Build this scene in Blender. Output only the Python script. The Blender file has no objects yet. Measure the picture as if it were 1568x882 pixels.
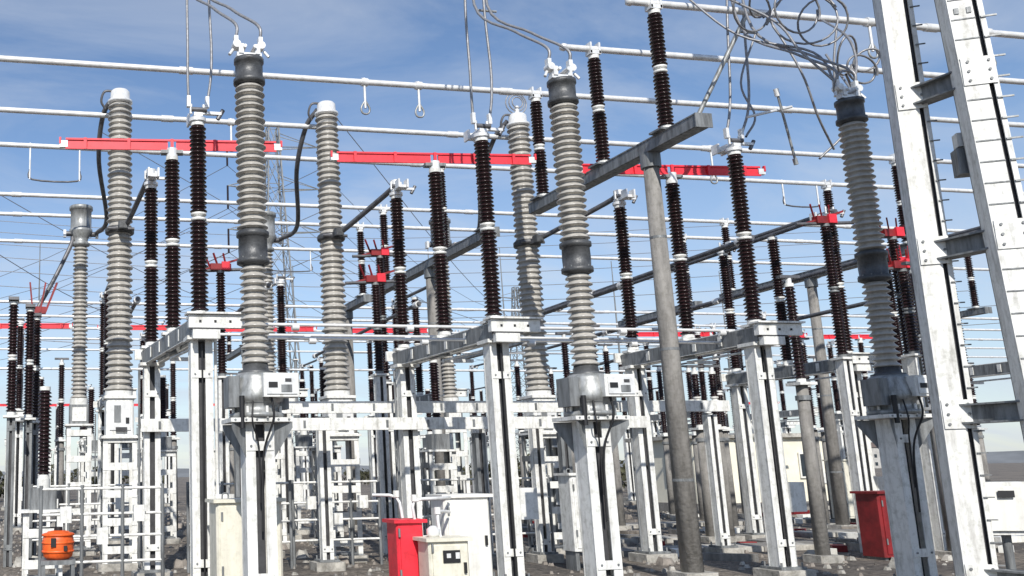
import bpy, math, random
from mathutils import Vector, Matrix
random.seed(7)
scene = bpy.context.scene

# ------------------------------------------------------------------ materials
def mat(name, col, rough=0.5, metal=0.0, var=0.25, scale=6.0, bump=0.0, streak=False, dirt=None, spec=0.5, lo=0.32, hi=0.62, spots=0.0):
    m = bpy.data.materials.new(name); m.use_nodes = True
    nt = m.node_tree; n = nt.nodes; l = nt.links
    b = n["Principled BSDF"]
    b.inputs["Roughness"].default_value = rough
    b.inputs["Metallic"].default_value = metal
    if "Specular IOR Level" in b.inputs: b.inputs["Specular IOR Level"].default_value = spec
    tc = n.new("ShaderNodeTexCoord"); mp = n.new("ShaderNodeMapping")
    l.new(tc.outputs["Object"], mp.inputs["Vector"])
    if streak: mp.inputs["Scale"].default_value = (3, 3, 0.5)
    nz = n.new("ShaderNodeTexNoise"); nz.inputs["Scale"].default_value = scale
    nz.inputs["Detail"].default_value = 6; nz.inputs["Roughness"].default_value = 0.65
    l.new(mp.outputs["Vector"], nz.inputs["Vector"])
    r = n.new("ShaderNodeValToRGB")
    d = dirt if dirt else tuple(c*(1-var*1.6) for c in col)
    r.color_ramp.elements[0].position = lo; r.color_ramp.elements[0].color = (*[max(0,c) for c in d], 1)
    r.color_ramp.elements[1].position = hi; r.color_ramp.elements[1].color = (*[min(1,c*(1+var*0.25)) for c in col], 1)
    l.new(nz.outputs["Fac"], r.inputs["Fac"]); out=r.outputs["Color"]
    if spots:
        n3=n.new("ShaderNodeTexNoise"); n3.inputs["Scale"].default_value=11; n3.inputs["Detail"].default_value=5; n3.inputs["Roughness"].default_value=.7
        l.new(tc.outputs["Object"],n3.inputs["Vector"])
        r3=n.new("ShaderNodeValToRGB"); r3.color_ramp.elements[0].position=.32; r3.color_ramp.elements[0].color=(1-spots,1-spots,1-spots*1.1,1); r3.color_ramp.elements[1].position=.52; r3.color_ramp.elements[1].color=(1,1,1,1)
        l.new(n3.outputs["Fac"],r3.inputs["Fac"]); mu=n.new("ShaderNodeMix"); mu.data_type='RGBA'; mu.blend_type='MULTIPLY'; mu.inputs[0].default_value=1
        l.new(out,mu.inputs[6]); l.new(r3.outputs["Color"],mu.inputs[7]); out=mu.outputs[2]
    l.new(out, b.inputs["Base Color"])
    rr = n.new("ShaderNodeMapRange"); rr.inputs["To Min"].default_value = min(1, rough+0.15); rr.inputs["To Max"].default_value = max(0.05, rough-0.1)
    l.new(nz.outputs["Fac"], rr.inputs["Value"]); l.new(rr.outputs["Result"], b.inputs["Roughness"])
    if bump:
        n2 = n.new("ShaderNodeTexNoise"); n2.inputs["Scale"].default_value = scale*6; n2.inputs["Detail"].default_value = 4
        l.new(tc.outputs["Object"], n2.inputs["Vector"])
        bp = n.new("ShaderNodeBump"); bp.inputs["Strength"].default_value = bump; bp.inputs["Distance"].default_value = 0.02
        l.new(n2.outputs["Fac"], bp.inputs["Height"]); l.new(bp.outputs["Normal"], b.inputs["Normal"])
    return m
M = {}
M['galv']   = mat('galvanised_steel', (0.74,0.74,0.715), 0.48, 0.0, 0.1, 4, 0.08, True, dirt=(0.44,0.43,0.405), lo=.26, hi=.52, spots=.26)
M['galvd']  = mat('weathered_shaded_steel', (0.22,0.23,0.235), 0.5, 0.2, 0.35, 5, 0.1, True)  # darker steel; also carries painted shade of side, rear and web faces
M['slot']   = mat('shadowed_web', (0.06,0.06,0.065), 0.6, 0.1, 0.3, 5)  # near-black tone, shade inside slots and leg sections put into the colour
M['white']  = mat('white_paint', (0.82,0.81,0.76), 0.4, 0.0, 0.12, 3, 0.0, True, spots=.12)
M['cream']  = mat('cream_paint', (0.72,0.69,0.58), 0.45, 0.0, 0.12, 3, 0.0, True, spots=.15)
M['alu']    = mat('aluminium', (0.80,0.80,0.79), 0.36, 0.25, 0.15, 8)
M['alud']   = mat('shaded_aluminium', (0.15,0.15,0.16), 0.45, 0.3, 0.3, 8)  # aluminium darkened to hold the underside shade of the conductors
M['tank']   = mat('aluminium_tank', (0.36,0.37,0.37), 0.4, 0.3, 0.3, 5, 0.0, True, spots=.3)
M['porc']   = mat('grey_porcelain', (0.42,0.40,0.365), 0.24, 0.0, 0.22, 2.2, 0.0, True, spots=.18)
M['cap']    = mat('grey_flange', (0.085,0.088,0.092), 0.42, 0.1, 0.4, 7, 0.2)
M['brown']  = mat('brown_porcelain', (0.022,0.010,0.010), 0.2, 0.0, 0.4, 5, spec=.42)
M['black']  = mat('black_parts', (0.015,0.015,0.017), 0.5, 0, 0.3, 5)
M['red']    = mat('red_paint', (0.74,0.03,0.05), 0.42, 0.0, 0.1, 2, dirt=(0.50,0.02,0.035), lo=.25, hi=.5, spots=.25)
M['dred']   = mat('dark_red_paint', (0.24,0.015,0.018), 0.5, 0.0, 0.3, 4)
M['conc']   = mat('spun_concrete', (0.25,0.238,0.222), 0.85, 0.0, 0.25, 3, 0.4, True, spots=.25)
M['concl']  = mat('pale_concrete', (0.46,0.44,0.40), 0.85, 0.0, 0.35, 4, 0.5, spots=.3)
M['wire']   = mat('conductor_strand', (0.30,0.30,0.31), 0.45, 0.4, 0.2, 20)
M['orange'] = mat('orange_plastic', (0.85,0.13,0.02), 0.45, 0, 0.25, 8)
M['plaster']= mat('cream_plaster', (0.80,0.76,0.63), 0.8, 0, 0.08, 1.5, 0.2)
M['teal']   = mat('teal_shutter', (0.34,0.50,0.48), 0.6, 0, 0.3, 3)
M['glass']  = mat('window_glass', (0.03,0.04,0.05), 0.1, 0, 0.2, 2)
M['roof']   = mat('roof_tiles', (0.16,0.12,0.10), 0.8, 0, 0.3, 3)
M['haze_wall']=mat('town_render', (0.42,0.41,0.39), 0.9, 0, 0.15, 1)
M['leaf']   = mat('foliage', (0.07,0.07,0.035), 0.8, 0, 0.5, 2)
M['stone']  = mat('stone', (0.27,0.24,0.21), 0.9, 0, 0.5, 3)
M['hill']   = mat('far_hill', (0.17,0.18,0.19), 0.95, 0, 0.3, 0.01)

# ------------------------------------------------------------------ mesh builder
class B:
    def __init__(s): s.v=[]; s.f=[]; s.m=[]; s.s=[]; s.mats=[]
    def mi(s,k):
        if k not in s.mats: s.mats.append(k)
        return s.mats.index(k)
    def add(s,vs,fs,k,smooth=False):
        o=len(s.v); s.v+= [tuple(x) for x in vs]; i=s.mi(k)
        for f in fs: s.f.append(tuple(a+o for a in f)); s.m.append(i); s.s.append(smooth)
    def box(s,c,d,k,rz=0.0):
        hx,hy,hz=d[0]/2,d[1]/2,d[2]/2
        e=min(hx,hy)*0.12 if min(d)>0.12 else 0
        cs,sn=math.cos(rz),math.sin(rz)
        ring=[(-hx+e,-hy),(hx-e,-hy),(hx,-hy+e),(hx,hy-e),(hx-e,hy),(-hx+e,hy),(-hx,hy-e),(-hx,-hy+e)] if e else [(-hx,-hy),(hx,-hy),(hx,hy),(-hx,hy)]
        n=len(ring); vs=[]
        for z in (-hz,hz):
            for x,y in ring: vs.append((c[0]+x*cs-y*sn,c[1]+x*sn+y*cs,c[2]+z))
        fs=[tuple(range(n-1,-1,-1)),tuple(range(n,2*n))]+[(i,(i+1)%n,n+(i+1)%n,n+i) for i in range(n)]
        s.add(vs,fs,k)
    def cyl(s,p0,p1,r0,k,r1=None,n=12,caps=True):
        r1=r0 if r1 is None else r1
        p0=Vector(p0);p1=Vector(p1);d=(p1-p0)
        if d.length<1e-6:return
        d.normalize(); a=Vector((0,0,1)) if abs(d.z)<0.9 else Vector((1,0,0))
        u=d.cross(a).normalized(); w=d.cross(u)
        vs=[]
        for p,r in((p0,r0),(p1,r1)):
            for i in range(n):
                t=2*math.pi*i/n; vs.append(p+u*(r*math.cos(t))+w*(r*math.sin(t)))
        s.add(vs,[(i,n+i,n+(i+1)%n,(i+1)%n) for i in range(n)],k,True)
        if caps:
            s.add(vs[:n],[tuple(range(n))],k); s.add(vs[n:],[tuple(range(n-1,-1,-1))],k)
    def lathe(s,base,prof,k,n=20,smooth=True):
        vs=[]
        for r,z in prof:
            for i in range(n):
                t=2*math.pi*i/n; vs.append((base[0]+r*math.cos(t),base[1]+r*math.sin(t),base[2]+z))
        fs=[]
        for j in range(len(prof)-1):
            for i in range(n): fs.append((j*n+i,j*n+(i+1)%n,(j+1)*n+(i+1)%n,(j+1)*n+i))
        fs.append(tuple(range(n-1,-1,-1))); o=(len(prof)-1)*n; fs.append(tuple(range(o,o+n)))
        s.add(vs,fs,k,smooth)
    def tube(s,pts,r,k,n=6,sub=6):
        P=[Vector(p) for p in pts]
        if len(P)>2 and sub>1:
            Q=[P[0]*2-P[1]]+P+[P[-1]*2-P[-2]]; out=[]
            for i in range(1,len(Q)-2):
                a,b,c,d=Q[i-1:i+3]
                for j in range(sub):
                    t=j/sub; out.append(0.5*((2*b)+(c-a)*t+(2*a-5*b+4*c-d)*t*t+(3*b-a-3*c+d)*t**3))
            out.append(P[-1]); P=out
        u=None; vs=[]
        for i,p in enumerate(P):
            d=(P[min(i+1,len(P)-1)]-P[max(i-1,0)]).normalized()
            if u is None:
                a=Vector((0,0,1)) if abs(d.z)<0.9 else Vector((1,0,0)); u=d.cross(a).normalized()
            u=(u-d*u.dot(d)).normalized(); w=d.cross(u)
            for j in range(n):
                t=2*math.pi*j/n; vs.append(p+u*(r*math.cos(t))+w*(r*math.sin(t)))
        fs=[]
        for i in range(len(P)-1):
            for j in range(n): fs.append((i*n+j,(i+1)*n+j,(i+1)*n+(j+1)%n,i*n+(j+1)%n))
        s.add(vs,fs,k,True)
    def beam(s,p0,p1,w,h,k):
        p0=Vector(p0);p1=Vector(p1);d=(p1-p0).normalized()
        a=Vector((0,0,1)) if abs(d.z)<0.95 else Vector((0,1,0))
        u=d.cross(a).normalized()*(w/2); v=u.cross(d).normalized()*(h/2)
        vs=[p+x for p in(p0,p1) for x in(-u-v,u-v,u+v,-u+v)]
        s.add(vs,[(3,2,1,0),(4,5,6,7),(0,1,5,4),(1,2,6,5),(2,3,7,6),(3,0,4,7)],k)
    def insul(s,base,L,rc,rs,pitch,k,n=18,taper=1.0,alt=True):
        z=0; prof=[(rc,0)]
        N=max(2,int(L/pitch)); p=L/N
        for i in range(N):
            q=1+(taper-1)*i/N; R=rs*q*(1 if (i%2==0 or not alt) else 0.94); c=rc*q; z=i*p
            prof+=[(c,z+p*0.10),(R*.985,z+p*0.22),(R,z+p*0.30),(R*.985,z+p*.38),(c*1.03,z+p*0.85)]
        prof.append((rc*taper,L))
        s.lathe(base,prof,k,n)
    def mesh(s,name):
        me=bpy.data.meshes.new(name); me.from_pydata(s.v,[],s.f)
        for k in s.mats: me.materials.append(M[k])
        me.polygons.foreach_set('material_index',s.m); me.polygons.foreach_set('use_smooth',s.s)
        me.update(); return me
def place(me,name,loc=(0,0,0),rz=0.0,sc=1.0):
    o=bpy.data.objects.new(name,me); o.location=loc; o.rotation_euler=(0,0,rz); o.scale=(sc,sc,sc)
    scene.collection.objects.link(o); return o

def post2(b,x,y,z0,z1,w=0.28,dp=0.24,k='galv',batten=2.2):
    """double channel post with a dark strip painted as shade between the channels"""
    cw=w*0.34
    for sx in(-1,1):
        cx=x+sx*(w/2-cw/2)
        b.box((cx,y-dp/2+0.008,(z0+z1)/2),(cw,0.016,z1-z0),k)
        b.box((cx,y+dp/2-0.008,(z0+z1)/2),(cw,0.016,z1-z0),k)
        b.box((x+sx*(w/2-0.012),y,(z0+z1)/2),(0.016,dp-0.034,z1-z0-0.002),k)
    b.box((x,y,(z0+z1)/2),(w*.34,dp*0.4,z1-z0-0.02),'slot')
    z=z0+0.35
    while z<z1-0.15:
        b.box((x,y-dp/2-0.006,z),(w*0.92,0.011,0.10),k)
        for sx in(-1,1): b.cyl((x+sx*w*.32,y-dp/2-.022,z),(x+sx*w*.32,y-dp/2-.01,z),.014,'galvd',n=6)
        z+=batten
def footing(b,x,y,s=0.7,h=0.14):
    b.box((x,y,h/2-0.02),(s,s,h+0.04),'concl')
    b.box((x,y,h+0.02),(s*0.7,s*0.7,0.035),'galvd')
    for i in(-1,1):
        for j in(-1,1): b.cyl((x+i*s*.28,y+j*s*.28,h),(x+i*s*.28,y+j*s*.28,h+.1),0.015,'galvd',n=6)
def ladder_stand(b,x,y,z1,w=0.5,d=0.5,step=0.48):
    for i in(-1,1):
        for j in(-1,1):
            px,py=x+i*w/2,y+j*d/2
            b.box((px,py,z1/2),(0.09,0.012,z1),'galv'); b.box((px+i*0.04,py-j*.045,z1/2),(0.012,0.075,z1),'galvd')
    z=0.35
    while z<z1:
        for j in(-1,1): b.box((x,y+j*(d/2+0.012),z),(w+0.08,0.010,0.13),'galv' if j<0 else 'galvd')  # rear battens use the shaded steel tone
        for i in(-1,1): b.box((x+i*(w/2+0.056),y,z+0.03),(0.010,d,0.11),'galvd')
        z+=step
    footing(b,x,y,0.75,0.12)
    b.box((x,y,z1+0.02),(w+0.16,d+0.16,0.04),'galv')

# ------------------------------------------------------------------ circuit breaker
def make_breaker():
    b=B(); footing(b,0,0,0.6)
    post2(b,0,0,0.16,2.16,0.33,0.28,'galv',1.4)
    b.box((0,0,2.19),(0.70,0.54,0.045),'galv')
    for sx in(-1,1):
        for sy in(-1,1):
            b.add([(sx*.16,sy*.14,1.78),(sx*.16,sy*.14,2.16),(sx*.34,sy*.26,2.16),(sx*.34,sy*.26,2.10)],[(0,1,2,3)],'galvd')
    for i in range(6): b.cyl((-.3+.12*i,-.275,2.19),(-.3+.12*i,-.26,2.19),.014,'galvd',n=6)
    b.lathe((0,0,2.22),[(.30,0),(.30,.05),(.26,.06),(.26,.16),(.30,.18),(.31,.24),(.27,.36),(.25,.42),(.25,.46),(.20,.50)],'tank',22)
    for i in range(8):
        t=i*math.pi/4+.2; b.cyl((.28*math.cos(t),.28*math.sin(t),2.21),(.28*math.cos(t),.28*math.sin(t),2.34),.018,'galv',n=6)
    b.box((.20,-.27,2.56),(.40,.22,.26),'galv'); b.box((.20,-.388,2.56),(.34,.012,.20),'alu')
    b.box((.10,-.397,2.56),(.10,.01,.06),'black'); b.box((.25,-.397,2.52),(.12,.01,.08),'galvd'); b.box((.27,-.397,2.61),(.07,.01,.035),'slot')
    b.box((-.29,-.05,2.50),(.13,.30,.34),'galvd'); b.box((.30,.1,2.42),(.16,.2,.2),'galvd')
    b.cyl((-.22,-.25,2.1),(-.22,-.25,2.45),.03,'black'); b.tube([(.1,-.3,2.44),(.12,-.3,2.2),(.02,-.2,1.8),(.0,-.17,1.0)],.013,'black')
    b.tube([(-.1,-.26,2.4),(-.12,-.32,2.15),(-.03,-.2,1.9),(-.01,-.165,1.3)],.010,'black')
    b.lathe((0,0,2.70),[(.20,0),(.20,.04),(.15,.05),(.14,.13)],'cap',22)
    b.insul((0,0,2.82),1.14,.112,.165,.078,'porc',24)
    b.lathe((0,0,3.95),[(.13,0),(.19,.03),(.19,.08),(.165,.09),(.17,.2),(.165,.34),(.19,.35),(.19,.40),(.14,.43)],'cap',24)
    for i in range(10):
        t=i*math.pi/5; b.cyl((.175*math.cos(t),.175*math.sin(t),4.02),(.175*math.cos(t),.175*math.sin(t),4.05),.010,'galvd',n=6)
    b.insul((0,0,4.38),1.78,.124,.183,.080,'porc',24)
    b.lathe((0,0,6.15),[(.14,0),(.19,.02),(.19,.07),(.165,.08),(.165,.27),(.18,.28),(.18,.33),(.06,.36)],'cap',24)
    b.box((0,0,6.53),(.30,.1,.05),'alu')
    for sx in(-1,1):
        b.box((sx*.1,0,6.6),(.06,.13,.12),'alu'); b.cyl((sx*.15,-.06,6.66),(sx*.15,.06,6.66),.05,'alu',n=10)
        b.box((sx*.15,.02,6.73),(.05,.08,.1),'alu'); b.cyl((sx*.06,-.1,6.62),(sx*.06,.1,6.62),.022,'alu',n=8)
        b.cyl((sx*.19,0,6.60),(sx*.24,-.03,6.52),.02,'alu',n=6)
    return b.mesh('circuit_breaker')
mb=make_breaker()
brk=[(2.50,10.73),(6.60,10.73),(10.91,10.73)]
for x,y in brk: place(mb,'circuit_breaker',(x,y,0))

# ------------------------------------------------------------------ brown post insulator stack
def stack(b,x,y,z0,z1,rs=.125,rc=.078,n=14,two=True,flk='galv'):
    if two:
        h=(z1-z0-0.24)/2
        b.cyl((x,y,z0),(x,y,z0+.06),rc*1.25,flk,n=12); b.insul((x,y,z0+.06),h,rc,rs,.058,'brown',n)
        zm=z0+.06+h
        b.lathe((x,y,zm),[(rc*1.05,0),(rc*1.35,.01),(rc*1.35,.04),(rc*.9,.05),(rc*.9,.07),(rc*1.35,.08),(rc*1.35,.11),(rc*1.05,.12)],flk,12)
        b.insul((x,y,zm+.12),h,rc*.94,rs*.96,.058,'brown',n); b.cyl((x,y,z1-.06),(x,y,z1),rc*1.2,flk,n=12)
    else:
        b.cyl((x,y,z0),(x,y,z0+.06),rc*1.25,flk,n=12); b.insul((x,y,z0+.06),z1-z0-.12,rc,rs,.058,'brown',n); b.cyl((x,y,z1-.06),(x,y,z1),rc*1.2,flk,n=12)

def blade(b,x,y,z,L=3.3,k='red',ang=-.10):
    ca,sa=math.cos(ang),math.sin(ang)
    def bx(dx,dy,dz,d,kk): b.box((x+dx*ca-dy*sa,y+dx*sa+dy*ca,z+dz),d,kk,ang)
    bx(-L*.25,0,0,(L*.46,.05,.145),k); bx(L*.25,0,.002,(L*.46,.05,.125),k)
    bx(0,-.035,.075,(L*.98,.02,.03),k); bx(0,-.035,-.07,(L*.98,.02,.028),k)
    for i in range(5): bx(-L*.4+L*.2*i,-.05,0,(.045,.04,.18),k)
    for s in(-1,1):
        bx(s*L*.5,0,0,(.12,.07,.10),'alu'); bx(s*(L*.5+.05),-.02,.05,(.03,.05,.10),k)
    b.cyl((x,y,z-.18),(x,y,z-.05),.09,'alu'); bx(0,0,-.11,(.34,.14,.05),'galvd')

def head(b,x,y,z,dirn):
    b.cyl((x,y,z),(x,y,z+.05),.12,'alu'); b.box((x,y+dirn*.12,z+.09),(.12,.42,.05),'alu')
    b.box((x-.08,y+dirn*.30,z+.13),(.03,.16,.15),'alu'); b.box((x+.08,y+dirn*.30,z+.13),(.03,.16,.15),'alu')
    b.box((x+.16,y-.02,z+.13),(.34,.06,.04),'alu'); b.cyl((x-.1,y-.07,z+.16),(x+.12,y-.07,z+.16),.035,'alud',n=8)
    b.cyl((x+.28,y-.02,z+.05),(x+.36,y-.02,z+.19),.03,'alud',n=8)
    for sx in(-.1,.08): b.cyl((x+sx,y-.05,z+.1),(x+sx,y-.05,z+.24),.022,'alu',n=6)

def make_disc(dx0,dx1,blade_on=True,simple=False,bk='red'):
    b=B(); n=10 if simple else 16
    Y0,Y1=0.0,3.1; ax=dx0; bx=dx1
    f=lambda t: ax+(bx-ax)*t
    for x,y,w in((ax,Y0,.29),(bx,Y1,.26)):
        footing(b,x,y,.6); post2(b,x,y,.16,3.36,w,.22,'galv',2.4)
        b.box((x,y,3.385),(.40,.34,.05),'galv')
    for sx in(-1,1):
        b.beam((ax+sx*.13,Y0-.20,3.52),(bx+sx*.13,Y1+.18,3.52),.018,.22,'galvd')  # beam web coloured dark for the shade under its flange
        for zz in(3.405,3.635): b.beam((ax+sx*.10,Y0-.20,zz),(bx+sx*.10,Y1+.18,zz),.075,.014,'galv')
    for t in(.2,.4,.6,.8): b.box((f(t)-.145,Y0+(Y1-Y0)*t,3.52),(.012,.08,.16),'galv')
    b.box((ax+.17,Y0-.26,3.58),(.74,.10,.17),'galv'); b.box((ax+.17,Y0-.24,3.685),(.80,.24,.025),'galv')
    b.box((ax+.03,Y0-.28,3.41),(.36,.10,.12),'galv'); b.box((ax+.05,Y0-.29,3.48),(.44,.06,.02),'slot')
    for i in range(3): b.box((ax-.05+i*.2,Y0-.315,3.58),(.03,.01,.03),'black')
    b.box((bx,Y1+.22,3.58),(.5,.06,.17),'galv')
    zb=3.70
    for t in(0,.5,1):
        x=f(t); y=Y0+(Y1-Y0)*t
        b.box((x,y,3.67),(.34,.20,.04),'galv'); stack(b,x,y,zb,6.42,.125,.08,n)
    head(b,ax,Y0,6.42,1); head(b,bx,Y1,6.42,-1)
    if blade_on: blade(b,f(.5),(Y0+Y1)/2,6.60,3.3,bk)
    else: b.cyl((ax,Y0,6.55),(bx,Y1,6.55),.045,'alud')
    b.cyl((f(.5),Y1/2,3.38),(f(.5),Y1/2,3.66),.11,'galvd'); b.box((f(.5)+.2,Y1/2,3.30),(.5,.07,.05),'galv')
    b.cyl((f(.5)-.05,Y1/2-.1,3.3),(ax-.05,Y0+.3,3.3),.02,'galv',n=6)
    b.cyl((ax+.22,Y0+.08,1.3),(ax+.22,Y0+.08,3.4),.022,'galv',n=8); b.box((ax+.27,Y0-.02,1.15),(.26,.25,.42),'galv')
    b.cyl((ax,Y0-.14,.2),(ax,Y0-.14,3.3),.012,'black',n=6)
    b.cyl((bx-.2,Y1,.2),(bx-.2,Y1,3.3),.02,'galvd',n=6)
    return b.mesh('disconnector_switch')
for x0,x1 in((2.22,1.95),(6.46,6.32),(10.70,10.72)):
    place(make_disc(0,x1-x0),'disconnector_switch',(x0,12.74,0))
md=make_disc(0,0,True,True); md2=make_disc(0,0,False,True)
for X in(-4.4,-.3,3.95,8.2,12.45,24.0,28.2,32.5): place(md,'disconnector_switch',(X,31.5,0))
for X in(15.6,20.0): place(md2,'disconnector_switch',(X,16.2,0))
for X in(12.5,16.7,21.0,27,31.2,35.5,41): place(md2,'disconnector_switch',(X,41,0))
for X in(2,6.3,10.6): place(md2,'disconnector_switch',(X,24.0,0))
for X in(-6,-1,3,7.5,12,17,22,27,33,39,45,51): place(md2,'disconnector_switch',(X,54,0))
for X in(-8,-3,2,8,14,20,27,34,41,50,58): place(md,'disconnector_switch',(X,68,0))

# ------------------------------------------------------------------ tall instrument transformer
def make_ct(ring):
    b=B(); ladder_stand(b,0,0,2.28,.52,.52)
    b.box((0,0,2.66),(.50,.46,.66),'galv'); b.box((0,-.243,2.68),(.38,.02,.50),'alu'); b.box((-.05,-.26,2.72),(.12,.01,.30),'galvd')
    b.box((.13,-.262,2.60),(.06,.02,.1),'black'); b.box((0,0,3.02),(.58,.54,.05),'galv'); b.box((.02,-.27,2.44),(.2,.03,.08),'slot')
    b.cyl((0,0,3.04),(0,0,3.14),.25,'galv',n=20)
    b.insul((0,0,3.14),5.55,.195,.262,.112,'porc',22,taper=.90)
    b.lathe((0,0,8.69),[(.20,0),(.24,.02),(.24,.06),(.19,.08),(.185,.24),(.15,.28),(.05,.30)],'alu',20)
    b.lathe((0,0,6.1),[(.26,0),(.275,.02),(.275,.09),(.26,.11)],'cap',20)
    b.box((0,-.3,6.15),(.12,.16,.1),'alud'); b.cyl((-.25,-.25,6.15),(.25,-.25,6.15),.03,'alud',n=8)
    b.tube([(-.1,0,8.95),(-.3,.0,8.93),(-.36,.05,8.75),(-.28,.1,8.62)],.025,'alud')
    if ring:
        for j in range(3):
            R=.12+.06*j; pts=[(R*math.cos(t*math.pi/8),-.05+.03*j,9.22+R*math.sin(t*math.pi/8)) for t in range(17)]
            b.tube(pts,.013,'wire',5,1)
        b.cyl((0,0,8.95),(0,0,9.15),.05,'alu')
    return b.mesh('current_transformer')
mc=make_ct(False); mcr=make_ct(True)
cts=[(1.62,18.0),(5.78,18.0),(9.98,18.0)]
for i,(x,y) in enumerate(cts): place(mcr if i==2 else mc,'current_transformer',(x,y,0))

# ------------------------------------------------------------------ slimmer transformer behind
def make_vt():
    b=B(); ladder_stand(b,0,0,2.7,.44,.44,.55)
    b.box((0,0,2.95),(.42,.40,.42),'galvd'); b.box((.0,-.21,2.95),(.3,.02,.3),'galv'); b.cyl((0,0,3.15),(0,0,3.3),.2,'galv',n=16)
    b.insul((0,0,3.3),3.4,.13,.185,.09,'porc',18,taper=.93)
    b.lathe((0,0,6.7),[(.13,0),(.20,.03),(.20,.09),(.15,.12),(.17,.2),(.26,.34),(.26,.40),(.235,.41),(.235,.84),(.265,.85),(.265,.92),(.25,.94)],'tank',20)
    for sx in(-1,1):
        b.cyl((0,0,7.0),(sx*.34,0,7.0),.06,'alud'); b.box((sx*.36,0,7.0),(.06,.12,.16),'alu')
    return b.mesh('voltage_transformer')
mv=make_vt(); vts=[(1.08,21.7),(5.36,21.7),(9.75,21.7)]
for x,y in vts: place(mv,'voltage_transformer',(x,y,0))
for (cx,cy),(vx,vy) in zip(cts,vts):
    b=B()
    b.tube([(cx-.12,cy+.2,8.9),(cx-.3,cy+.5,8.6),(cx-.32,cy+1.2,7.9),(vx+.5,vy-1.0,7.1),(vx+.34,vy-.1,7.0)],.05,'alud',8)
    place(b.mesh('conductor'),'jumper_conductor')
for (x1),(cx,cy) in zip((1.95,6.32,10.72),cts):
    b=B(); b.tube([(x1,15.9,6.62),(x1-.05,16.2,6.55),(cx+.1,cy-.5,6.2),(cx,cy-.3,6.15)],.05,'alud',8,3)
    b.cyl((x1,15.84,6.5),(x1,15.84,6.7),.09,'alu',n=10); b.box((cx+.02,cy-.42,6.17),(.16,.2,.14),'cap')
    place(b.mesh('conductor'),'jumper_conductor')
for X,z,y0,y1 in((5.0,5.6,20,30.5),(2.4,5.6,22,31),(9.2,5.6,21.9,31),(13.2,5.8,15.5,31),(15.6,6.5,16,31),(17.5,5.9,17,31.5),(20.0,6.5,16,31.5),(11.6,5.2,17,31),(18.6,5.2,18,31)):
    b=B(); b.cyl((X,y0,z),(X,y1,z-.2),.05,'alud',n=8)
    for t in(.02,.35,.7,.98):
        y=y0+(y1-y0)*t; b.cyl((X,y-.1,z-.2*t),(X,y+.1,z-.2*t),.085,'alu',n=8)
    place(b.mesh('tubular_conductor'),'tubular_conductor')

# ------------------------------------------------------------------ busbars
def busbar(Y,x0,x1,z=8.62,r=.055,drops=()):
    b=B(); b.cyl((x0,Y,z),(x1,Y,z),r,'alu',n=12)
    for x in(x0,x1): b.lathe((x,Y,z-r*1.2),[(.02,0),(r*1.3,r*.6),(r*1.3,r*1.8),(.02,r*2.4)],'alu',10)
    x=x0+5.5
    while x<x1: b.cyl((x-.12,Y,z),(x+.12,Y,z),r*1.25,'alu',n=12); x+=6.1
    for dx,dz,w in drops:
        if w<.3:
            b.cyl((dx,Y,z+.08),(dx,Y,z-dz),.024,'alu',n=6); b.cyl((dx-.06,Y,z),(dx+.06,Y,z),r*1.4,'alu',n=10)
            b.tube([(dx,Y,z-dz+.15),(dx-.08,Y,z-dz),(dx-.05,Y,z-dz-.10),(dx+.05,Y,z-dz-.10),(dx+.08,Y,z-dz),(dx,Y,z-dz+.15)],.018,'tank',6,4)
        else:
            for s in(-1,1): b.cyl((dx+s*w/2,Y,z+.06),(dx+s*w/2,Y,z-dz),.022,'alu',n=6)
            b.tube([(dx-w/2,Y,z-dz+.25),(dx-w/2+.05,Y,z-dz),(dx+w/2-.05,Y,z-dz),(dx+w/2,Y,z-dz+.25)],.02,'alud',6,4)
    return place(b.mesh('busbar_tube'),'busbar_tube')
busbar(12.4,8.9,42,drops=((13.2,.5,.1),(15.5,.5,.1)))
busbar(14.07,8.75,42,drops=((14.5,.5,.1),))
busbar(16.05,-9,42,drops=((5.9,.5,.1),(6.95,.5,.1),(16.2,.6,.1)))
busbar(18.45,-9,45,drops=((3.9,.5,.1),(14.9,.7,.1)))
busbar(20.5,-9,48,drops=((.45,.75,1.05),(19,.6,1.0)))
busbar(24.3,-12,50); busbar(26.2,-12,50); busbar(29.3,-12,55,drops=((8,.7,1.4),))
busbar(34,-14,60,7.6,.05); busbar(37,-14,60,7.6,.05); busbar(40,-14,60,7.6,.05); busbar(46,-14,70,8,.05)
busbar(50,-14,75,8,.05); busbar(33.2,-14,60,5.2,.04)

# ------------------------------------------------------------------ concrete T-gantries carrying the busbars
def gantry(X,py,y0,y1,ys,ztop=8.5):
    b=B()
    b.lathe((X,py,0),[(.155,0),(.112,6.25)],'conc',18); b.box((X,py,.06),(.5,.5,.16),'concl')
    for z in(1.4,3.3,5.0): b.cyl((X,py,z),(X,py,z+.04),.158-.007*z,'galvd',n=18)
    for s in(-1,1): b.beam((X+s*.11,y0,6.43),(X+s*.11,y1,6.43),.02,.17,'galvd')
    b.beam((X,y0,6.525),(X,y1,6.525),.26,.02,'galvd'); b.beam((X,y0,6.35),(X,y1,6.35),.20,.02,'galvd')
    b.box((X,y0-.012,6.43),(.27,.02,.21),'galvd'); b.cyl((X,py,6.12),(X,py,6.34),.15,'galvd',n=14)
    for y in ys:
        b.box((X,y,6.55),(.4,.30,.03),'galvd'); stack(b,X,y,6.57,ztop,.12,.075,14)
        b.box((X,y,ztop+.04),(.2,.16,.06),'alu')
        for s in(-1,1): b.box((X+s*.08,y,ztop+.12),(.03,.16,.2),'alu')
    place(b.mesh('busbar_support_gantry'),'busbar_support_gantry')
gantry(9.3,12.85,11.6,16.4,(12.4,14.07,16.05))
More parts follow.
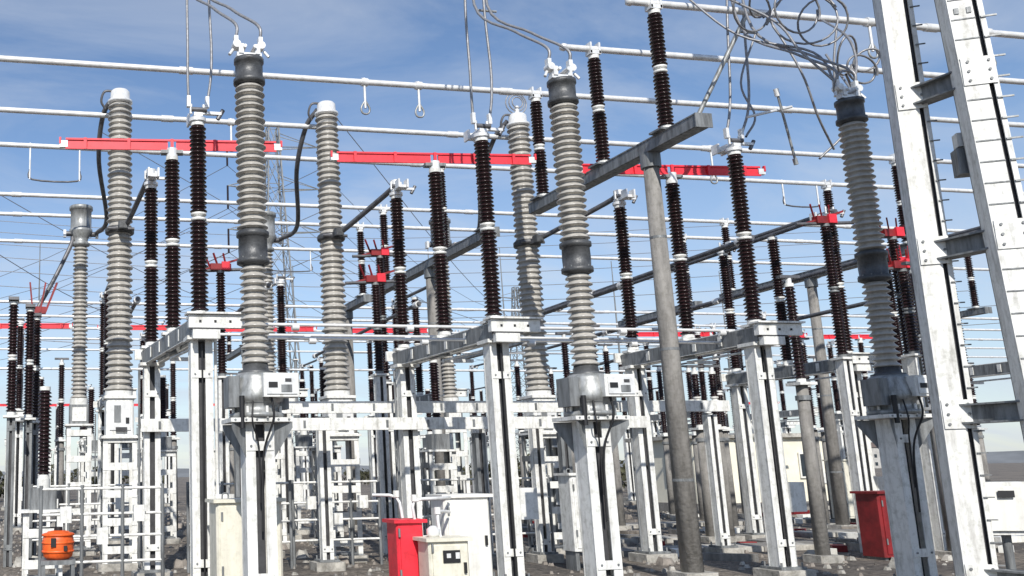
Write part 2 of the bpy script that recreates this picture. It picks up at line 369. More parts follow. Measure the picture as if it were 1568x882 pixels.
gantry(9.3,21.4,18.1,24.7,(18.45,20.5,24.3)); gantry(9.3,27.6,25.8,29.8,(26.2,29.3))
for X in(24,): gantry(X,15.0,12.0,16.4,(12.4,14.07,16.05))
for X in(19.8,30.4): gantry(X,21.4,18.1,24.7,(18.45,20.5,24.3)); gantry(X,27.6,25.8,29.8,(26.2,29.3))
for X in(-1.8,8.2,18.5,29): gantry(X,37,33.6,40.4,(34,37,40),7.5)

# ------------------------------------------------------------------ steel walkway beams & rods
b=B()
for z,y,x0,x1 in((2.72,16.25,3.9,12.9),(2.40,15.6,1.75,10.7)):
    b.box(((x0+x1)/2,y,z),(x1-x0,.012,.18),'galv'); b.box(((x0+x1)/2,y+.05,z+.095),(x1-x0,.11,.012),'galv'); b.box(((x0+x1)/2,y+.05,z-.095),(x1-x0,.11,.012),'galv')
    x=x0+.3
    while x<x1: b.box((x,y-.012,z),(.04,.012,.12),'galvd'); x+=random.uniform(.6,1.6)
place(b.mesh('steel_beam'),'steel_cross_beam')
b=B()
for x in(3.9,5.0,7.9,9.0,12.6): post2(b,x,16.45,0,2.57,.2,.16,'galv'); footing(b,x,16.45,.5)
for x in(3.4,7.6,9.2): post2(b,x,15.85,0,2.24,.18,.14,'galvd')
place(b.mesh('steel_posts'),'steel_beam_support')
b=B()
for y,z,x0,x1 in((13.15,3.66,3.0,11.5),(13.35,3.50,3.3,10.7),(15.0,3.78,2.0,10.7)):
    b.cyl((x0,y,z),(x1,y,z),.024,'alu',n=8)
    x=x0+.6
    while x<x1: b.cyl((x,y,z-.04),(x+.1,y,z-.04),.045,'alu',n=8); x+=1.7
place(b.mesh('rods'),'operating_rod')

# ------------------------------------------------------------------ flexible droppers
def dropper(x,y,z,tx,ty,tz,off=.1,mid=(0,0),name='dropper_conductor'):
    b=B()
    for s in(-1,1):
        b.tube([(x+s*off,y,z),(x+s*off*1.3+mid[0]*.5,y-.02,z+(tz-z)*.12),(x+s*off*1.1+mid[0],y+mid[1],z+(tz-z)*.45),(tx+s*off,ty,tz)],.02,'wire',6)
        b.box((x+s*off,y,z+.04),(.05,.07,.16),'alu')
    for t in(.31,.7):
        c=Vector((x+mid[0]*.9,y+mid[1],z)).lerp(Vector((tx,ty,tz)),t); b.cyl((c.x-off*1.2,c.y,c.z),(c.x+off*1.2,c.y,c.z),.018,'tank',n=6)
    place(b.mesh('dropper'),name)
dropper(2.22,12.70,6.66,2.75,12.75,12.4,.13,(.06,0)); dropper(6.46,12.70,6.66,7.05,12.75,12.4,.13,(.06,0)); dropper(10.70,12.70,6.66,11.6,12.75,12.4,.13,(.35,0))
for i,(x,y) in enumerate(brk):
    b=B()
    for s in(-1,1):
        b.tube([(x+s*.15,y,6.74),(x+s*.14-.01,y+.03,6.95),(x-.22+s*.12,y+.45,7.35),(x-.42+s*.10,y+1.2,8.1),(x+.1+s*.1,12.6,10.0),(x+.5+s*.1,12.7,12.4)],.02,'wire',6)
    place(b.mesh('jumper'),'jumper_conductor')
b=B()
for dy in(-.1,.1): b.tube([(-12,12.75+dy,12.9),(2.7,12.75+dy,12.4),(14,12.75+dy,12.5),(34,12.75+dy,13.0)],.02,'wire',6)
place(b.mesh('strain_bus'),'overhead_strain_conductor')
b=B()
def loop(c,R,tilt,ax,r=.016,k='wire'):
    pts=[]; e=random.uniform(.65,.95)
    for i in range(25):
        t=i/24*2*math.pi*1.08; q=1+.06*math.sin(2*t+R*30)+.03*i/24; v=Vector((R*q*math.cos(t),.05*i/24,R*e*q*math.sin(t))); v.rotate(Matrix.Rotation(tilt,3,'Z')); v.rotate(Matrix.Rotation(ax,3,'X')); v.rotate(Matrix.Rotation(tilt*1.3,3,'Y')); pts.append(Vector(c)+v)
    b.tube(pts,r,k,5,1)
for c,R,t,a in(((10.75,11.2,8.05),.42,.2,.15),((10.95,11.3,8.0),.46,-.2,-.2),((10.35,11.6,8.2),.40,.4,.3),((11.25,11.3,7.95),.36,-.5,.2),((10.6,11.5,8.5),.45,.9,.1),((11.5,11.0,7.1),.27,.2,.3),((11.6,11.0,7.25),.2,-.3,.1),((11.9,11.6,7.6),.3,.6,.1),((10.93,10.75,6.72),.22,.4,.2)): loop(c,R,t,a)
for p in([(10.76,10.75,6.75),(10.5,11.0,7.3),(10.4,11.3,7.9),(9.9,12.0,8.8),(9.8,12.5,10)],[(11.06,10.75,6.75),(11.3,10.9,7.2),(11.5,11.2,7.7),(12.3,12.4,8.6)],
         [(10.9,10.9,6.8),(10.9,11.2,7.4),(10.2,11.8,7.9),(9.75,12.4,8.9)],[(11.2,11.0,7.0),(11.7,11.4,6.9),(12.1,11.9,7.3),(12.3,12.4,8.0)],
         [(11.0,12.8,6.7),(11.3,12.9,7.1),(11.2,13,7.7),(11.6,13,8.6)],[(11.3,12.4,8.6),(11.6,12.2,7.6),(11.9,12.3,6.9),(12.4,12.6,6.5)],[(12.6,12.4,8.6),(12.5,12.5,7.7),(12.7,12.6,6.9),(12.3,12.8,6.4)]):
    b.tube(p,.018,'wire',6)
place(b.mesh('coils'),'slack_conductor_loops')
b=B()
b.cyl((10.05,12.9,6.7),(10.95,12.4,8.6),.035,'tank',n=8); b.cyl((12.0,12.9,7.3),(10.9,12.6,6.95),.022,'alu',n=8)
b.cyl((11.95,12.9,6.35),(11.62,12.75,7.5),.020,'tank',n=8); b.cyl((11.64,12.76,7.40),(11.61,12.75,7.52),.04,'alu',n=8); b.cyl((11.95,12.9,6.32),(11.93,12.9,6.42),.035,'tank',n=8)
place(b.mesh('strut'),'conductor_strut')

# ------------------------------------------------------------------ right-hand steel gantry column
b=B()
def hleg(x0,y0,x1,y1,z1,rz,w=.34):
    N=Vector((math.sin(rz),-math.cos(rz),0)); U=Vector((math.cos(rz),math.sin(rz),0))
    def bar(du,dn,wu,wn,k):
        vs=[]
        for (x,y,z) in((x0,y0,0),(x1,y1,z1)):
            c=Vector((x,y,z))+U*du+N*dn
            for a,c2 in((-1,-1),(1,-1),(1,1),(-1,1)): vs.append(c+U*(a*wu/2)+N*(c2*wn/2))
        b.add(vs,[(3,2,1,0),(4,5,6,7),(0,1,5,4),(1,2,6,5),(2,3,7,6),(3,0,4,7)],k)
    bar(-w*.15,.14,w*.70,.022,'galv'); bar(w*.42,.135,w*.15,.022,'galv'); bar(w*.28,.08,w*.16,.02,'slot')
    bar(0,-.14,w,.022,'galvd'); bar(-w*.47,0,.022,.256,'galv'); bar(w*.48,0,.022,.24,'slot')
    return N,U
rz=math.radians(-30)
N,U=hleg(10.25,9.32,10.24,9.20,14,rz,.32)
N2,U2=hleg(10.46,8.38,10.18,8.66,14,rz,.34)
P0=lambda t:Vector((10.25-.01*t,9.32-.12*t,14*t)); P1=lambda t:Vector((10.46-.28*t,8.38+.28*t,14*t))
for z in(.35,2.13,4.0,5.87,7.75,9.6,11.5):
    t=z/14; a=P0(t); c=P1(t)
    for dz in(-.1,.1): b.beam(a+Vector((0,0,dz)),c+Vector((0,0,dz)),.20,.02,'galvd')
    b.beam(a,c,.03,.19,'galvd')
    g=a+N*.16; b.beam(g-U*.15,g+U*.15,.014,.32,'galv')
    for i in(-1,1):
        for j in(-1,0,1): q=g+U*(.1*i)+Vector((0,0,.11*j)); b.cyl(q,q+N*.02,.016,'galvd',n=6)
    g=c+N*.16; b.beam(g-U*.16,g+U*.16,.014,.32,'galv')
    for i in(-1,1):
        for j in(-1,0,1): q=g+U*(.1*i)+Vector((0,0,.11*j)); b.cyl(q,q+N*.02,.016,'galvd',n=6)
z=.5; i=0
while z<13.5:
    t=z/14; e=P1(t)+N*.155; i+=1
    b.beam(e+U*.12,e+U*.27,.018,.018,'tank')
    b.beam(e-U*.16,e+U*.07,.010,.014,'galvd')
    a=P0(t)+N*.155; b.beam(a+U*.12,a+U*.22,.014,.014,'galvd')
    if z>6.4:
        for s in(-1,1): b.box(e+U*(.06*s)-U*.04+Vector((0,0,.1)),(.045,.016,.07),'galvd',rz)
    z+=.24
b.box((10.25,9.34,.1),(.7,.7,.3),'concl'); b.box((10.46,8.34,.1),(.7,.7,.3),'concl')
b.box((10.38,8.80,4.95),(.18,.2,.30),'galvd',rz); b.box((10.36,8.78,5.2),(.12,.14,.16),'galv',rz)
place(b.mesh('gantry_column'),'steel_gantry_column')
b=B(); b.box((11.62,10.1,1.05),(.5,.34,.62),'galv',rz); b.box((11.53,9.92,1.05),(.42,.02,.52),'white',rz); b.box((11.49,9.90,1.22),(.16,.02,.08),'black',rz)
b.cyl((11.62,10.1,0),(11.62,10.1,.75),.05,'galvd'); place(b.mesh('junction_box'),'junction_box')

# ------------------------------------------------------------------ concrete posts with insulators
def cpole(x,y,zt,zi,r=.095):
    b=B(); b.lathe((x,y,0),[(r*1.25,0),(r,zt)],'conc',14); b.box((x,y,.05),(.45,.45,.14),'concl')
    b.box((x,y,zt+.03),(.34,.34,.05),'galv'); b.cyl((x,y,zt-.25),(x,y,zt-.17),r*1.3,'galvd')
    stack(b,x,y,zt+.06,zi,.10,.065,12,two=(zi-zt)>1.3)
    b.cyl((x,y,zi),(x,y,zi+.12),.05,'alu'); b.box((x,y,zi+.12),(.4,.1,.05),'alud')
    place(b.mesh('post_insulator'),'concrete_post_with_insulator')
for x,y,zt,zi in((13.1,14.66,2.95,4.75),(15.0,19.35,2.4,3.7),(25.9,27.3,2.8,4.6),(14.6,19.4,2.4,3.7),(15.5,14.4,2.5,5.0),(16.1,14.7,2.5,5.2),(20.2,22.4,2.5,4.8),(22,24,2.5,4.5),
                 (17.6,22.5,2.5,4.4),(19,25.5,2.5,4.4),(24,26,2.6,4.6),(27.6,29,2.6,4.6),(22.4,28,2.6,4.6),(30.0,30,2.6,4.6),(13.8,26,2.6,4.6),(16,28,2.6,4.6),(27,24,2.6,4.6),(29.5,26,2.6,4.6),
                 (12.2,19.5,2.6,4.6),(13.0,22.0,2.6,4.8),(15.4,24,2.6,4.8),(18.0,29.5,2.6,4.8),(20.5,29,2.6,4.8),(8.5,27,2.6,4.8),(4.0,27.5,2.6,4.8),(.9,28,2.6,4.8),(6.2,30,2.6,4.6),(11.5,30.2,2.6,4.6)):
    cpole(x,y,zt,zi)
b=B()
for x,y in((-.32,19.3),(.0,20.1),(.14,21.2)):
    post2(b,x,y,0,2.75,.16,.14,'galvd'); stack(b,x,y,2.8,5.0,.11,.07,12)
    b.box((x,y,5.05),(.2,.3,.06),'alud'); b.box((x,y,2.77),(.3,.3,.04),'galv')
for s in(-.1,.05,.16): b.beam((.15+s,21.1,5.1),(.2+s*2.2,21.1,5.75),.035,.045,'dred')
b.box((.15,21.15,5.15),(.35,.12,.15),'dred')
b.tube([(.15,21.2,5.2),(.5,21.4,5.9),(.85,21.6,6.7),(.9,21.7,6.95)],.05,'alud',8)
place(b.mesh('earthing_switch'),'earthing_switch')
def jaws(x,y,z,s=1.0,k='dred'):
    b=B()
    b.box((x,y,z),(.40*s,.16,.13*s),k); b.box((x+.1,y-.09,z+.02),(.16*s,.05,.16*s),'red')
    for i in range(3): b.beam((x-.2*s+i*.16*s,y,z),(x-.34*s+i*.19*s,y-.1,z+.26*s),.025,.04,k)
    b.beam((x-.5*s,y,z-.1*s),(x+.4*s,y,z+.18*s),.04,.04,k); b.cyl((x-.6*s,y,z-.1),(x+.6*s,y,z-.02),.035,'alud',n=8)
    stack(b,x,y,3.6,z-.07,.11,.07,12,flk='galvd'); post2(b,x,y,0,3.55,.2,.2,'galv')
    b.box((x,y,3.58),(.3,.3,.04),'galv')
    place(b.mesh('switch'),'earthing_switch')
for x,y,z,k in((7.1,19.2,5.6,'dred'),(7.9,21,6.6,'dred'),(15.2,15.9,6.3,'dred'),(16.4,15.6,6.0,'dred'),(16.8,15.8,5.5,'red'),(3.9,19.8,5.9,'dred'),(16.2,15.3,5.3,'dred')): jaws(x,y,z,1.1,k)

# ------------------------------------------------------------------ ladder frames & small structures behind
def frame(x,y,h,w=.5):
    b=B(); ladder_stand(b,x,y,h,w,.4,.45)
    b.box((x,y,h+.2),(w*.8,.36,.32),'galvd'); b.cyl((x,y,h+.36),(x,y,h+.5),.1,'galv'); stack(b,x,y,h+.5,h+1.9,.11,.07,12,two=False)
    place(b.mesh('steel_support_frame'),'equipment_support_frame')
for x,y,h in((.25,15.5,1.1),(4.6,19.5,1.9),(8.3,19.2,2.0),(6.9,22.5,2.2),(3.3,24.5,2.2),(11.8,21,2.1),(12.8,23,2.2),(2.6,26,2.3),(5,28,2.3),(7.5,26.5,2.3),(10.6,27.5,2.3),(.3,26,2.3),(1.8,29,2.3),(12.5,29.5,2.3)): frame(x,y,h)
b=B()
for x0,x1,y in((.2,1.9,14.2),(2.7,4.5,16.9),(4.6,6.2,17.1),(6.9,9.6,17.2),(.1,2.2,19.6)):
    for z in(.45,.8,1.1,1.45): b.cyl((x0,y,z),(x1,y,z),.022,'galv',n=6)
    x=x0
    while x<=x1+.01: b.cyl((x,y,0),(x,y,1.5),.03,'galvd',n=6); x+=(x1-x0)/3
    for i in range(3): b.box((x0+(x1-x0)*(.2+.3*i),y-.05,1.1-.3*(i%2)),(.16,.14,.22),'galv')
place(b.mesh('pipe_rail'),'pipe_railing')

# ------------------------------------------------------------------ cabinets
def cabinet(x,y,w,d,z0,z1,k,details,name,legs=True):
    b=B(); b.box((x,y,(z0+z1)/2),(w,d,z1-z0),k); b.box((x,y,z1+.02),(w+.08,d+.08,.04),k)
    b.box((x,y-d/2-.008,(z0+z1)/2),(w-.08,.014,z1-z0-.1),k)
    for s in(-1,1): b.cyl((x-w*.42,y-d/2-.02,z0+(z1-z0)*(.5+.3*s)),(x-w*.42,y-d/2-.02,z0+(z1-z0)*(.5+.3*s)+.1),.014,'galvd',n=6)
    b.box((x+w*.36,y-d/2-.03,(z0+z1)/2),(.03,.03,.12),'black')
    if details=='meter':
        b.box((x+.02,y-d/2-.022,z1-.17),(w*.42,.014,.14),'black'); b.box((x-.02,y-d/2-.032,z1-.16),(w*.1,.01,.05),'alu'); b.box((x+.09,y-d/2-.032,z1-.16),(w*.1,.01,.07),'alu')
    if details=='eyes':
        for s in(-1,1): b.tube([(x+s*w*.3-.04,y,z1+.03),(x+s*w*.3-.03,y,z1+.1),(x+s*w*.3+.03,y,z1+.1),(x+s*w*.3+.04,y,z1+.03)],.01,'galvd',5,3)
        b.box((x,y-d/2-.022,z1-.35),(w*.2,.012,.10),'galvd')
    if legs:
        for s in(-1,1): b.box((x+s*w*.4,y,z0/2),(.06,d*.8,z0),'galvd')
    place(b.mesh(name),name)
cabinet(2.60,11.9,.80,.5,.25,1.28,'cream','eyes','control_cabinet')
cabinet(5.50,12.15,.62,.45,.2,1.27,'white','','control_cabinet')
cabinet(4.83,11.2,.50,.34,.2,.80,'cream','meter','meter_cabinet')
cabinet(4.52,11.6,.34,.34,.2,1.0,'red','','fire_hose_cabinet')
cabinet(14.5,14.75,.64,.5,.05,1.1,'dred','','switch_cabinet')
cabinet(21.5,23,.6,.5,.2,1.7,'cream','eyes','control_cabinet')
cabinet(8.9,15.0,.5,.4,.3,1.5,'galv','eyes','control_cabinet')
b=B()
for p in([(4.62,11.5,1.0),(4.62,11.5,1.25),(4.95,11.5,1.28),(5.22,11.8,1.28)],[(4.85,11.3,.82),(4.85,11.35,1.1),(5.0,11.5,1.12),(5.2,11.8,1.1)],[(4.5,11.6,1.05),(4.45,11.65,1.3),(4.2,11.8,1.33)]):
    b.tube(p,.02,'alu',8,3); b.cyl(p[1],Vector(p[1])+Vector((0,0,.08)),.04,'galv',n=8)
b.lathe((4.74,11.25,.84),[(.06,0),(.08,.03),(.08,.09),(.03,.13)],'alu',12)
place(b.mesh('pipes'),'pipework')
b=B(); cx,cy,cz=.38,12.2,.66
b.lathe((cx,cy,cz),[(.13,0),(.17,.03),(.185,.12),(.185,.22),(.17,.28),(.12,.32),(.05,.33)],'orange',20)
for z in(.07,.17,.26): b.lathe((cx,cy,cz+z),[(.17,0),(.193,.01),(.193,.03),(.17,.04)],'orange',20)
b.box((cx-.06,cy-.18,cz+.2),(.06,.04,.10),'black'); b.box((cx+.08,cy-.17,cz+.13),(.04,.04,.06),'black'); b.cyl((cx,cy,cz+.32),(cx,cy,cz+.37),.05,'black')
b.box((cx,cy,cz-.03),(.4,.4,.05),'galvd')
for i in(-1,1):
    for j in(-1,1): b.box((cx+i*.17,cy+j*.17,(cz-.05)/2),(.04,.04,cz-.05),'galvd')
place(b.mesh('orange_drum'),'orange_plastic_drum')

# ------------------------------------------------------------------ building
b=B(); x0,x1,y0,y1,h=23.4,29.0,31.4,35.5,2.62
b.box(((x0+x1)/2,(y0+y1)/2,h/2),(x1-x0,y1-y0,h),'plaster'); b.box(((x0+x1)/2,(y0+y1)/2,h+.06),(x1-x0+.4,y1-y0+.4,.14),'concl')
b.box(((x0+x1)/2,(y0+y1)/2,.15),(x1-x0+.06,y1-y0+.06,.34),'conc')
b.box((x0-.02,y0+1.2,1.5),(.05,1.3,1.1),'teal'); b.box((x0+.7,y0-.02,1.65),(.8,.05,.9),'teal'); b.box((x0+.7,y0-.03,1.17),(.95,.08,.06),'concl')
b.box((x0+3.0,y0-.02,1.1),(.9,.05,2.05),'galvd'); b.box((x0+4.6,y0-.02,1.6),(.9,.05,.8),'glass')
for s in(-.47,0,.47): b.box((x0+4.6+s,y0-.05,1.6),(.05,.04,.9),'white')
for z in(1.17,2.03): b.box((x0+4.6,y0-.048,z),(1.0,.04,.06),'white')
place(b.mesh('control_building'),'control_building')

# distant town
for i in range(22):
    b=B(); a=math.radians(11.6+random.uniform(27.5,33)); D=random.uniform(440,640); w=random.uniform(8,16); h=random.uniform(3.5,9)
    x,y=D*math.sin(a),D*math.cos(a)
    b.box((0,0,h/2),(w,9,h),random.choice(['haze_wall','haze_wall','concl'])); 
    b.add([(-w/2-.4,-5,h),(w/2+.4,-5,h),(w/2+.4,5,h),(-w/2-.4,5,h),(-w/2-.4,0,h+2),(w/2+.4,0,h+2)],[(0,1,5,4),(2,3,4,5),(0,4,3),(1,2,5)],'roof')
    for k in range(int(w/2.5)):
        for zz in range(int(h/3)): b.box((-w/2+1.5+k*2.4,-4.52,1.6+zz*3),(1.1,.06,1.3),'glass')
    place(b.mesh('distant_house'),'distant_house',(x,y,0),random.uniform(-.4,.4))
b=B(); pts=[]; n=80
for i in range(n+1):
    a=math.radians(-40+110*i/n); D=1500; hh=6+10*math.sin(i*.13)**2+4*math.sin(i*.47+1)+random.uniform(0,2)
    pts.append((D*math.sin(a),D*math.cos(a),max(2,hh)))
vs=[(x,y,-2) for x,y,z in pts]+[(x*1.05,y*1.05,z) for x,y,z in pts]; m=n+1
b.add(vs,[(i,i+1,m+i+1,m+i) for i in range(n)],'hill',True); place(b.mesh('hills'),'hills')
b=B()
for i in range(70):
    a=math.radians(11.6+random.uniform(-18,27)); D=random.uniform(75,190); cx,cy=D*math.sin(a),D*math.cos(a); H=random.uniform(1.6,3.2)
    b.cyl((cx,cy,0),(cx,cy,H*.6),.12,'conc',.06,n=5)
    for j in range(110):
        th=random.uniform(0,6.28); rr=random.uniform(0,1)**.5*H*.7; zz=H*.15+random.uniform(0,.8)*H
        rr*=1-.6*abs(zz/H-.5); p=Vector((cx+rr*math.cos(th),cy+rr*math.sin(th),zz)); s=random.uniform(.12,.32)
        u=Vector((random.uniform(-1,1),random.uniform(-1,1),random.uniform(-1,1))).normalized()*s; w=Vector((random.uniform(-1,1),random.uniform(-1,1),random.uniform(-1,1))).normalized()*s
        b.add([p-u,p+w,p+u,p-w],[(0,1,2,3)],'leaf')
place(b.mesh('trees'),'distant_tree_mass')

# ------------------------------------------------------------------ lattice transmission towers & line wires
def pylon(x,y,H,w,th=1.0,name='lattice_transmission_tower'):
    b=B(); nz=12; k='galvd'
    wd=lambda t: w*(1-t)**1.2+.7
    for i in range(nz):
        t0,t1=i/nz,(i+1)/nz; a,c=wd(t0)/2,wd(t1)/2; z0,z1=H*t0,H*t1
        q0=[(x-a,y-a,z0),(x+a,y-a,z0),(x+a,y+a,z0),(x-a,y+a,z0)]; q1=[(x-c,y-c,z1),(x+c,y-c,z1),(x+c,y+c,z1),(x-c,y+c,z1)]
        for j in range(4):
            jj=(j+1)%4; b.beam(q0[j],q1[j],.10*th,.10*th,k); b.beam(q0[j],q1[jj],.04*th,.04*th,k); b.beam(q0[jj],q1[j],.04*th,.04*th,k); b.beam(q1[j],q1[jj],.04*th,.04*th,k)
    arms=[]
    for t in(.7,.82,.94):
        z=H*t; L=3.2
        for s in(-1,1):
            tip=(x+s*L,y,z+.2); arms.append(tip)
            for dy in(-.3,.3): b.beam((x+s*.3,y+dy,z),tip,.06*th,.06*th,k); b.beam((x+s*.3,y+dy,z+1.0),tip,.04*th,.04*th,k)
            b.cyl(tip,(tip[0],tip[1],tip[2]-1.6),.07,'brown',n=8)
    place(b.mesh(name),name); return arms
a1=pylon(16.0,62,25,2.6); a2=pylon(-30,150,30,5,1.5); a3=pylon(75,140,30,5,1.5)
b=B()
for i,t in enumerate(a1):
    for o in(a2[i],a3[i]):
        p0=Vector(t)-Vector((0,0,1.6)); p1=Vector(o)-Vector((0,0,1.6)); b.tube([p0.lerp(p1,j/8)-Vector((0,0,4*4*(j/8)*(1-j/8))) for j in range(9)],.025,'wire',4,1)
for i in range(9):
    z=10+i*1.3; b.tube([(-40,55+i*2,z+2),(-5,52+i*2,z-1),(25,50+i*2,z-2),(60,48+i*2,z)],.02,'wire',4,4)
for x0,x1,y0,y1,z0,z1 in((-6,14,26,44,12,7.5),(2,24,30,44,12.5,8),(8,26,24,46,11,8),(-4,8,22,46,8.6,8)):
    b.tube([(x0,y0,z0),((x0+x1)/2,(y0+y1)/2,(z0+z1)/2-.8),(x1,y1,z1)],.014,'wire',4,6)
place(b.mesh('wires'),'overhead_line_wires')
def mast(x,y,h):
    b=B(); b.cyl((x,y,0),(x,y,h*.6),.12,'galvd',.08,n=10); b.cyl((x,y,h*.6),(x,y,h),.05,'galvd',.02,n=8); b.box((x,y,.1),(.7,.7,.2),'concl'); b.box((x,y,h*.6),(.26,.26,.05),'galv'); place(b.mesh('mast'),'lightning_mast')
for p in((.4,48,13),(13,47,12),(19.5,45,13),(33,46,13),(26,50,14),(-2,52,11),(6,50,12),(9.5,48,11),(29,44,12),(40,50,13)): mast(*p)

# ------------------------------------------------------------------ ground
g=bpy.data.materials.new('ground_soil'); g.use_nodes=True; nt=g.node_tree; n=nt.nodes; l=nt.links; bs=n["Principled BSDF"]; bs.inputs["Roughness"].default_value=.9
tc=n.new("ShaderNodeTexCoord"); n1=n.new("ShaderNodeTexNoise"); n1.inputs["Scale"].default_value=.35; n1.inputs["Detail"].default_value=8; n2=n.new("ShaderNodeTexNoise"); n2.inputs["Scale"].default_value=7; n2.inputs["Detail"].default_value=8; n2.inputs["Roughness"].default_value=.75
for q in(n1,n2): l.new(tc.outputs["Object"],q.inputs["Vector"])
r1=n.new("ShaderNodeValToRGB"); r1.color_ramp.elements[0].position=.4; r1.color_ramp.elements[0].color=(.11,.10,.092,1); r1.color_ramp.elements[1].position=.62; r1.color_ramp.elements[1].color=(.23,.20,.17,1)
r2=n.new("ShaderNodeValToRGB"); r2.color_ramp.elements[0].position=.38; r2.color_ramp.elements[0].color=(.25,.24,.23,1); r2.color_ramp.elements[1].position=.66; r2.color_ramp.elements[1].color=(1.9,1.85,1.75,1)
mx=n.new("ShaderNodeMix"); mx.data_type='RGBA'; mx.blend_type='MULTIPLY'; mx.inputs[0].default_value=1
l.new(n1.outputs["Fac"],r1.inputs["Fac"]); l.new(n2.outputs["Fac"],r2.inputs["Fac"]); l.new(r1.outputs["Color"],mx.inputs[6]); l.new(r2.outputs["Color"],mx.inputs[7]); l.new(mx.outputs[2],bs.inputs["Base Color"])
bp=n.new("ShaderNodeBump"); bp.inputs["Strength"].default_value=1; bp.inputs["Distance"].default_value=.08; l.new(n2.outputs["Fac"],bp.inputs["Height"]); l.new(bp.outputs["Normal"],bs.inputs["Normal"])
M['ground']=g
b=B(); S=4000; b.add([(-S,-S,0),(S,-S,0),(S,S,0),(-S,S,0)],[(0,1,2,3)],'ground'); place(b.mesh('ground'),'ground')
b=B()
for i in range(10000):
    x=random.uniform(-2,45); y=random.uniform(9,45); s=random.uniform(.02,.08)*(1+(random.random()<.05)*2)
    vs=[(x+s*random.uniform(.6,1)*math.cos(a),y+s*random.uniform(.6,1)*math.sin(a),0) for a in(0,1.26,2.5,3.8,5.0)]
    vs+=[((vs[k][0]-x)*.6+x,(vs[k][1]-y)*.6+y,s*random.uniform(.4,.8)) for k in range(5)]
    b.add(vs,[(k,(k+1)%5,5+(k+1)%5,5+k) for k in range(5)]+[(5,6,7,8,9)],random.choice(['stone','stone','stone','conc','concl']))
place(b.mesh('gravel'),'gravel_and_rubble')
b=B()
for (y,x0,x1) in((20.0,12,40),(25,13,45),(17.3,11,30)):
    x=x0
    while x<x1:
        if random.random()<.85: b.box((x,y+random.uniform(-.03,.03),.05),(.58,.9,.1),'conc' if random.random()<.5 else 'concl',random.uniform(-.04,.04))
        x+=.62
place(b.mesh('trench'),'cable_trench_cover')
b=B()
for i in range(150):
    x,y=random.uniform(11,32),random.uniform(15,30); b.box((x,y,.06),(random.uniform(.2,.9),random.uniform(.1,.3),.12),random.choice(['concl','white','dred','conc','stone']),random.uniform(0,3))
place(b.mesh('debris'),'construction_debris')

# ------------------------------------------------------------------ light
SE=math.radians(37); sd=Vector((-.20,-.84,0)).normalized()*math.cos(SE); sd.z=math.sin(SE)
L=bpy.data.lights.new('sun','SUN'); L.energy=5.0; L.angle=math.radians(.5); L.color=(1,.96,.89)
so=bpy.data.objects.new('sun',L); so.rotation_euler=sd.to_track_quat('Z','Y').to_euler(); scene.collection.objects.link(so)
w=bpy.data.worlds.new("World"); scene.world=w; w.use_nodes=True; nt=w.node_tree; n=nt.nodes; l=nt.links; bg=n["Background"]
sky=n.new("ShaderNodeTexSky"); sky.sky_type='NISHITA'; sky.sun_disc=False; sky.sun_elevation=SE; sky.sun_rotation=math.atan2(sd.x,sd.y); sky.air_density=1.0; sky.dust_density=.4; sky.ozone_density=2.0
tint=n.new("ShaderNodeMix"); tint.data_type='RGBA'; tint.blend_type='MULTIPLY'; tint.inputs[0].default_value=1; tint.inputs[7].default_value=(.95,1.0,1.08,1); l.new(sky.outputs[0],tint.inputs[6])
tc=n.new("ShaderNodeTexCoord"); sp=n.new("ShaderNodeSeparateXYZ"); l.new(tc.outputs["Generated"],sp.inputs[0])
ad=n.new("ShaderNodeMath"); ad.operation='ADD'; ad.inputs[1].default_value=.22; l.new(sp.outputs["Z"],ad.inputs[0])
dv=n.new("ShaderNodeVectorMath"); dv.operation='DIVIDE'; cb=n.new("ShaderNodeCombineXYZ")
for i in range(3): l.new(ad.outputs[0],cb.inputs[i])
l.new(tc.outputs["Generated"],dv.inputs[0]); l.new(cb.outputs[0],dv.inputs[1])
mp=n.new("ShaderNodeMapping"); mp.inputs["Scale"].default_value=(1.0,1.9,1); mp.inputs["Location"].default_value=(.7,.2,0); l.new(dv.outputs[0],mp.inputs["Vector"])
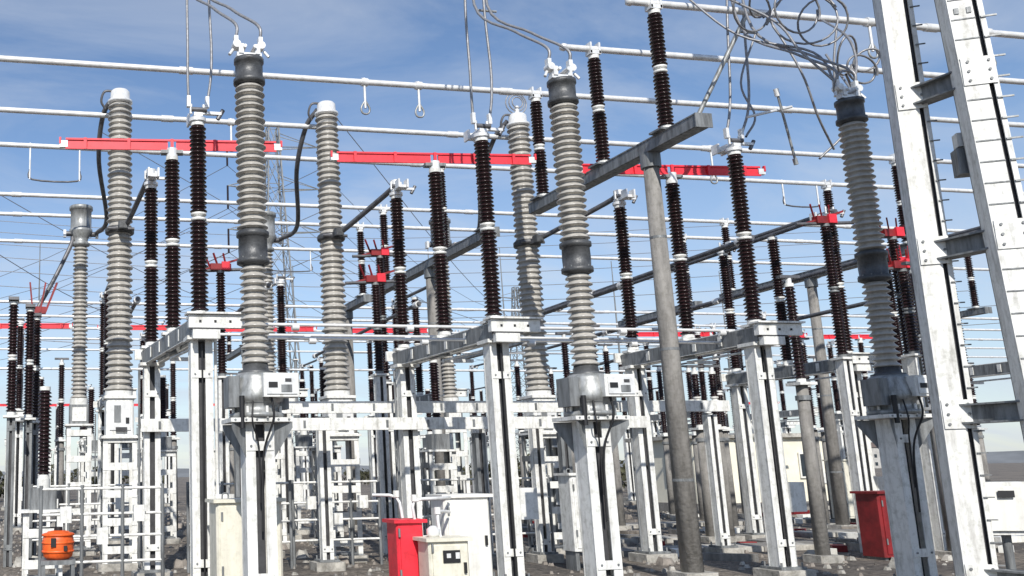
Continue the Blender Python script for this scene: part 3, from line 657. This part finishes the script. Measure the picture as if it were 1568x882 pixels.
nz=n.new("ShaderNodeTexNoise"); nz.inputs["Scale"].default_value=1.6; nz.inputs["Detail"].default_value=10; nz.inputs["Roughness"].default_value=.6; nz.inputs["Distortion"].default_value=.5; l.new(mp.outputs[0],nz.inputs["Vector"])
cr=n.new("ShaderNodeValToRGB"); cr.color_ramp.elements[0].position=.42; cr.color_ramp.elements[0].color=(0,0,0,1); cr.color_ramp.elements[1].position=.85; cr.color_ramp.elements[1].color=(.65,.65,.65,1); l.new(nz.outputs["Fac"],cr.inputs["Fac"])
hz=n.new("ShaderNodeMapRange"); hz.inputs["From Min"].default_value=0; hz.inputs["From Max"].default_value=.32; hz.inputs["To Min"].default_value=.5; hz.inputs["To Max"].default_value=0; l.new(sp.outputs["Z"],hz.inputs["Value"])
mxm=n.new("ShaderNodeMath"); mxm.operation='ADD'; mxm.use_clamp=True; l.new(cr.outputs["Color"],mxm.inputs[0]); l.new(hz.outputs[0],mxm.inputs[1])
mm=n.new("ShaderNodeMix"); mm.data_type='RGBA'; l.new(mxm.outputs[0],mm.inputs[0]); l.new(tint.outputs[2],mm.inputs[6]); mm.inputs[7].default_value=(5.2,5.7,6.5,1)
l.new(mm.outputs[2],bg.inputs["Color"]); bg.inputs["Strength"].default_value=.125
scene.view_settings.view_transform='Standard'; scene.view_settings.look='None'; scene.view_settings.exposure=0

# ------------------------------------------------------------------ camera
cam=bpy.data.cameras.new('camera'); co=bpy.data.objects.new('camera',cam); scene.collection.objects.link(co); scene.camera=co
cam.lens=34.44; cam.sensor_width=36; cam.shift_x=.277; cam.clip_end=6000; cam.clip_start=.05
yaw=math.radians(11.6); p=math.radians(10.82); r=math.radians(1.0)
R=Vector((math.cos(yaw),-math.sin(yaw),0)); Fh=Vector((math.sin(yaw),math.cos(yaw),0))
F=Fh*math.cos(p)+Vector((0,0,math.sin(p))); Up=R.cross(F)
R2=R*math.cos(r)-Up*math.sin(r); U2=Up*math.cos(r)+R*math.sin(r)
mw=Matrix(((R2.x,U2.x,-F.x,0),(R2.y,U2.y,-F.y,0),(R2.z,U2.z,-F.z,1.6),(0,0,0,1)))
co.matrix_world=mw
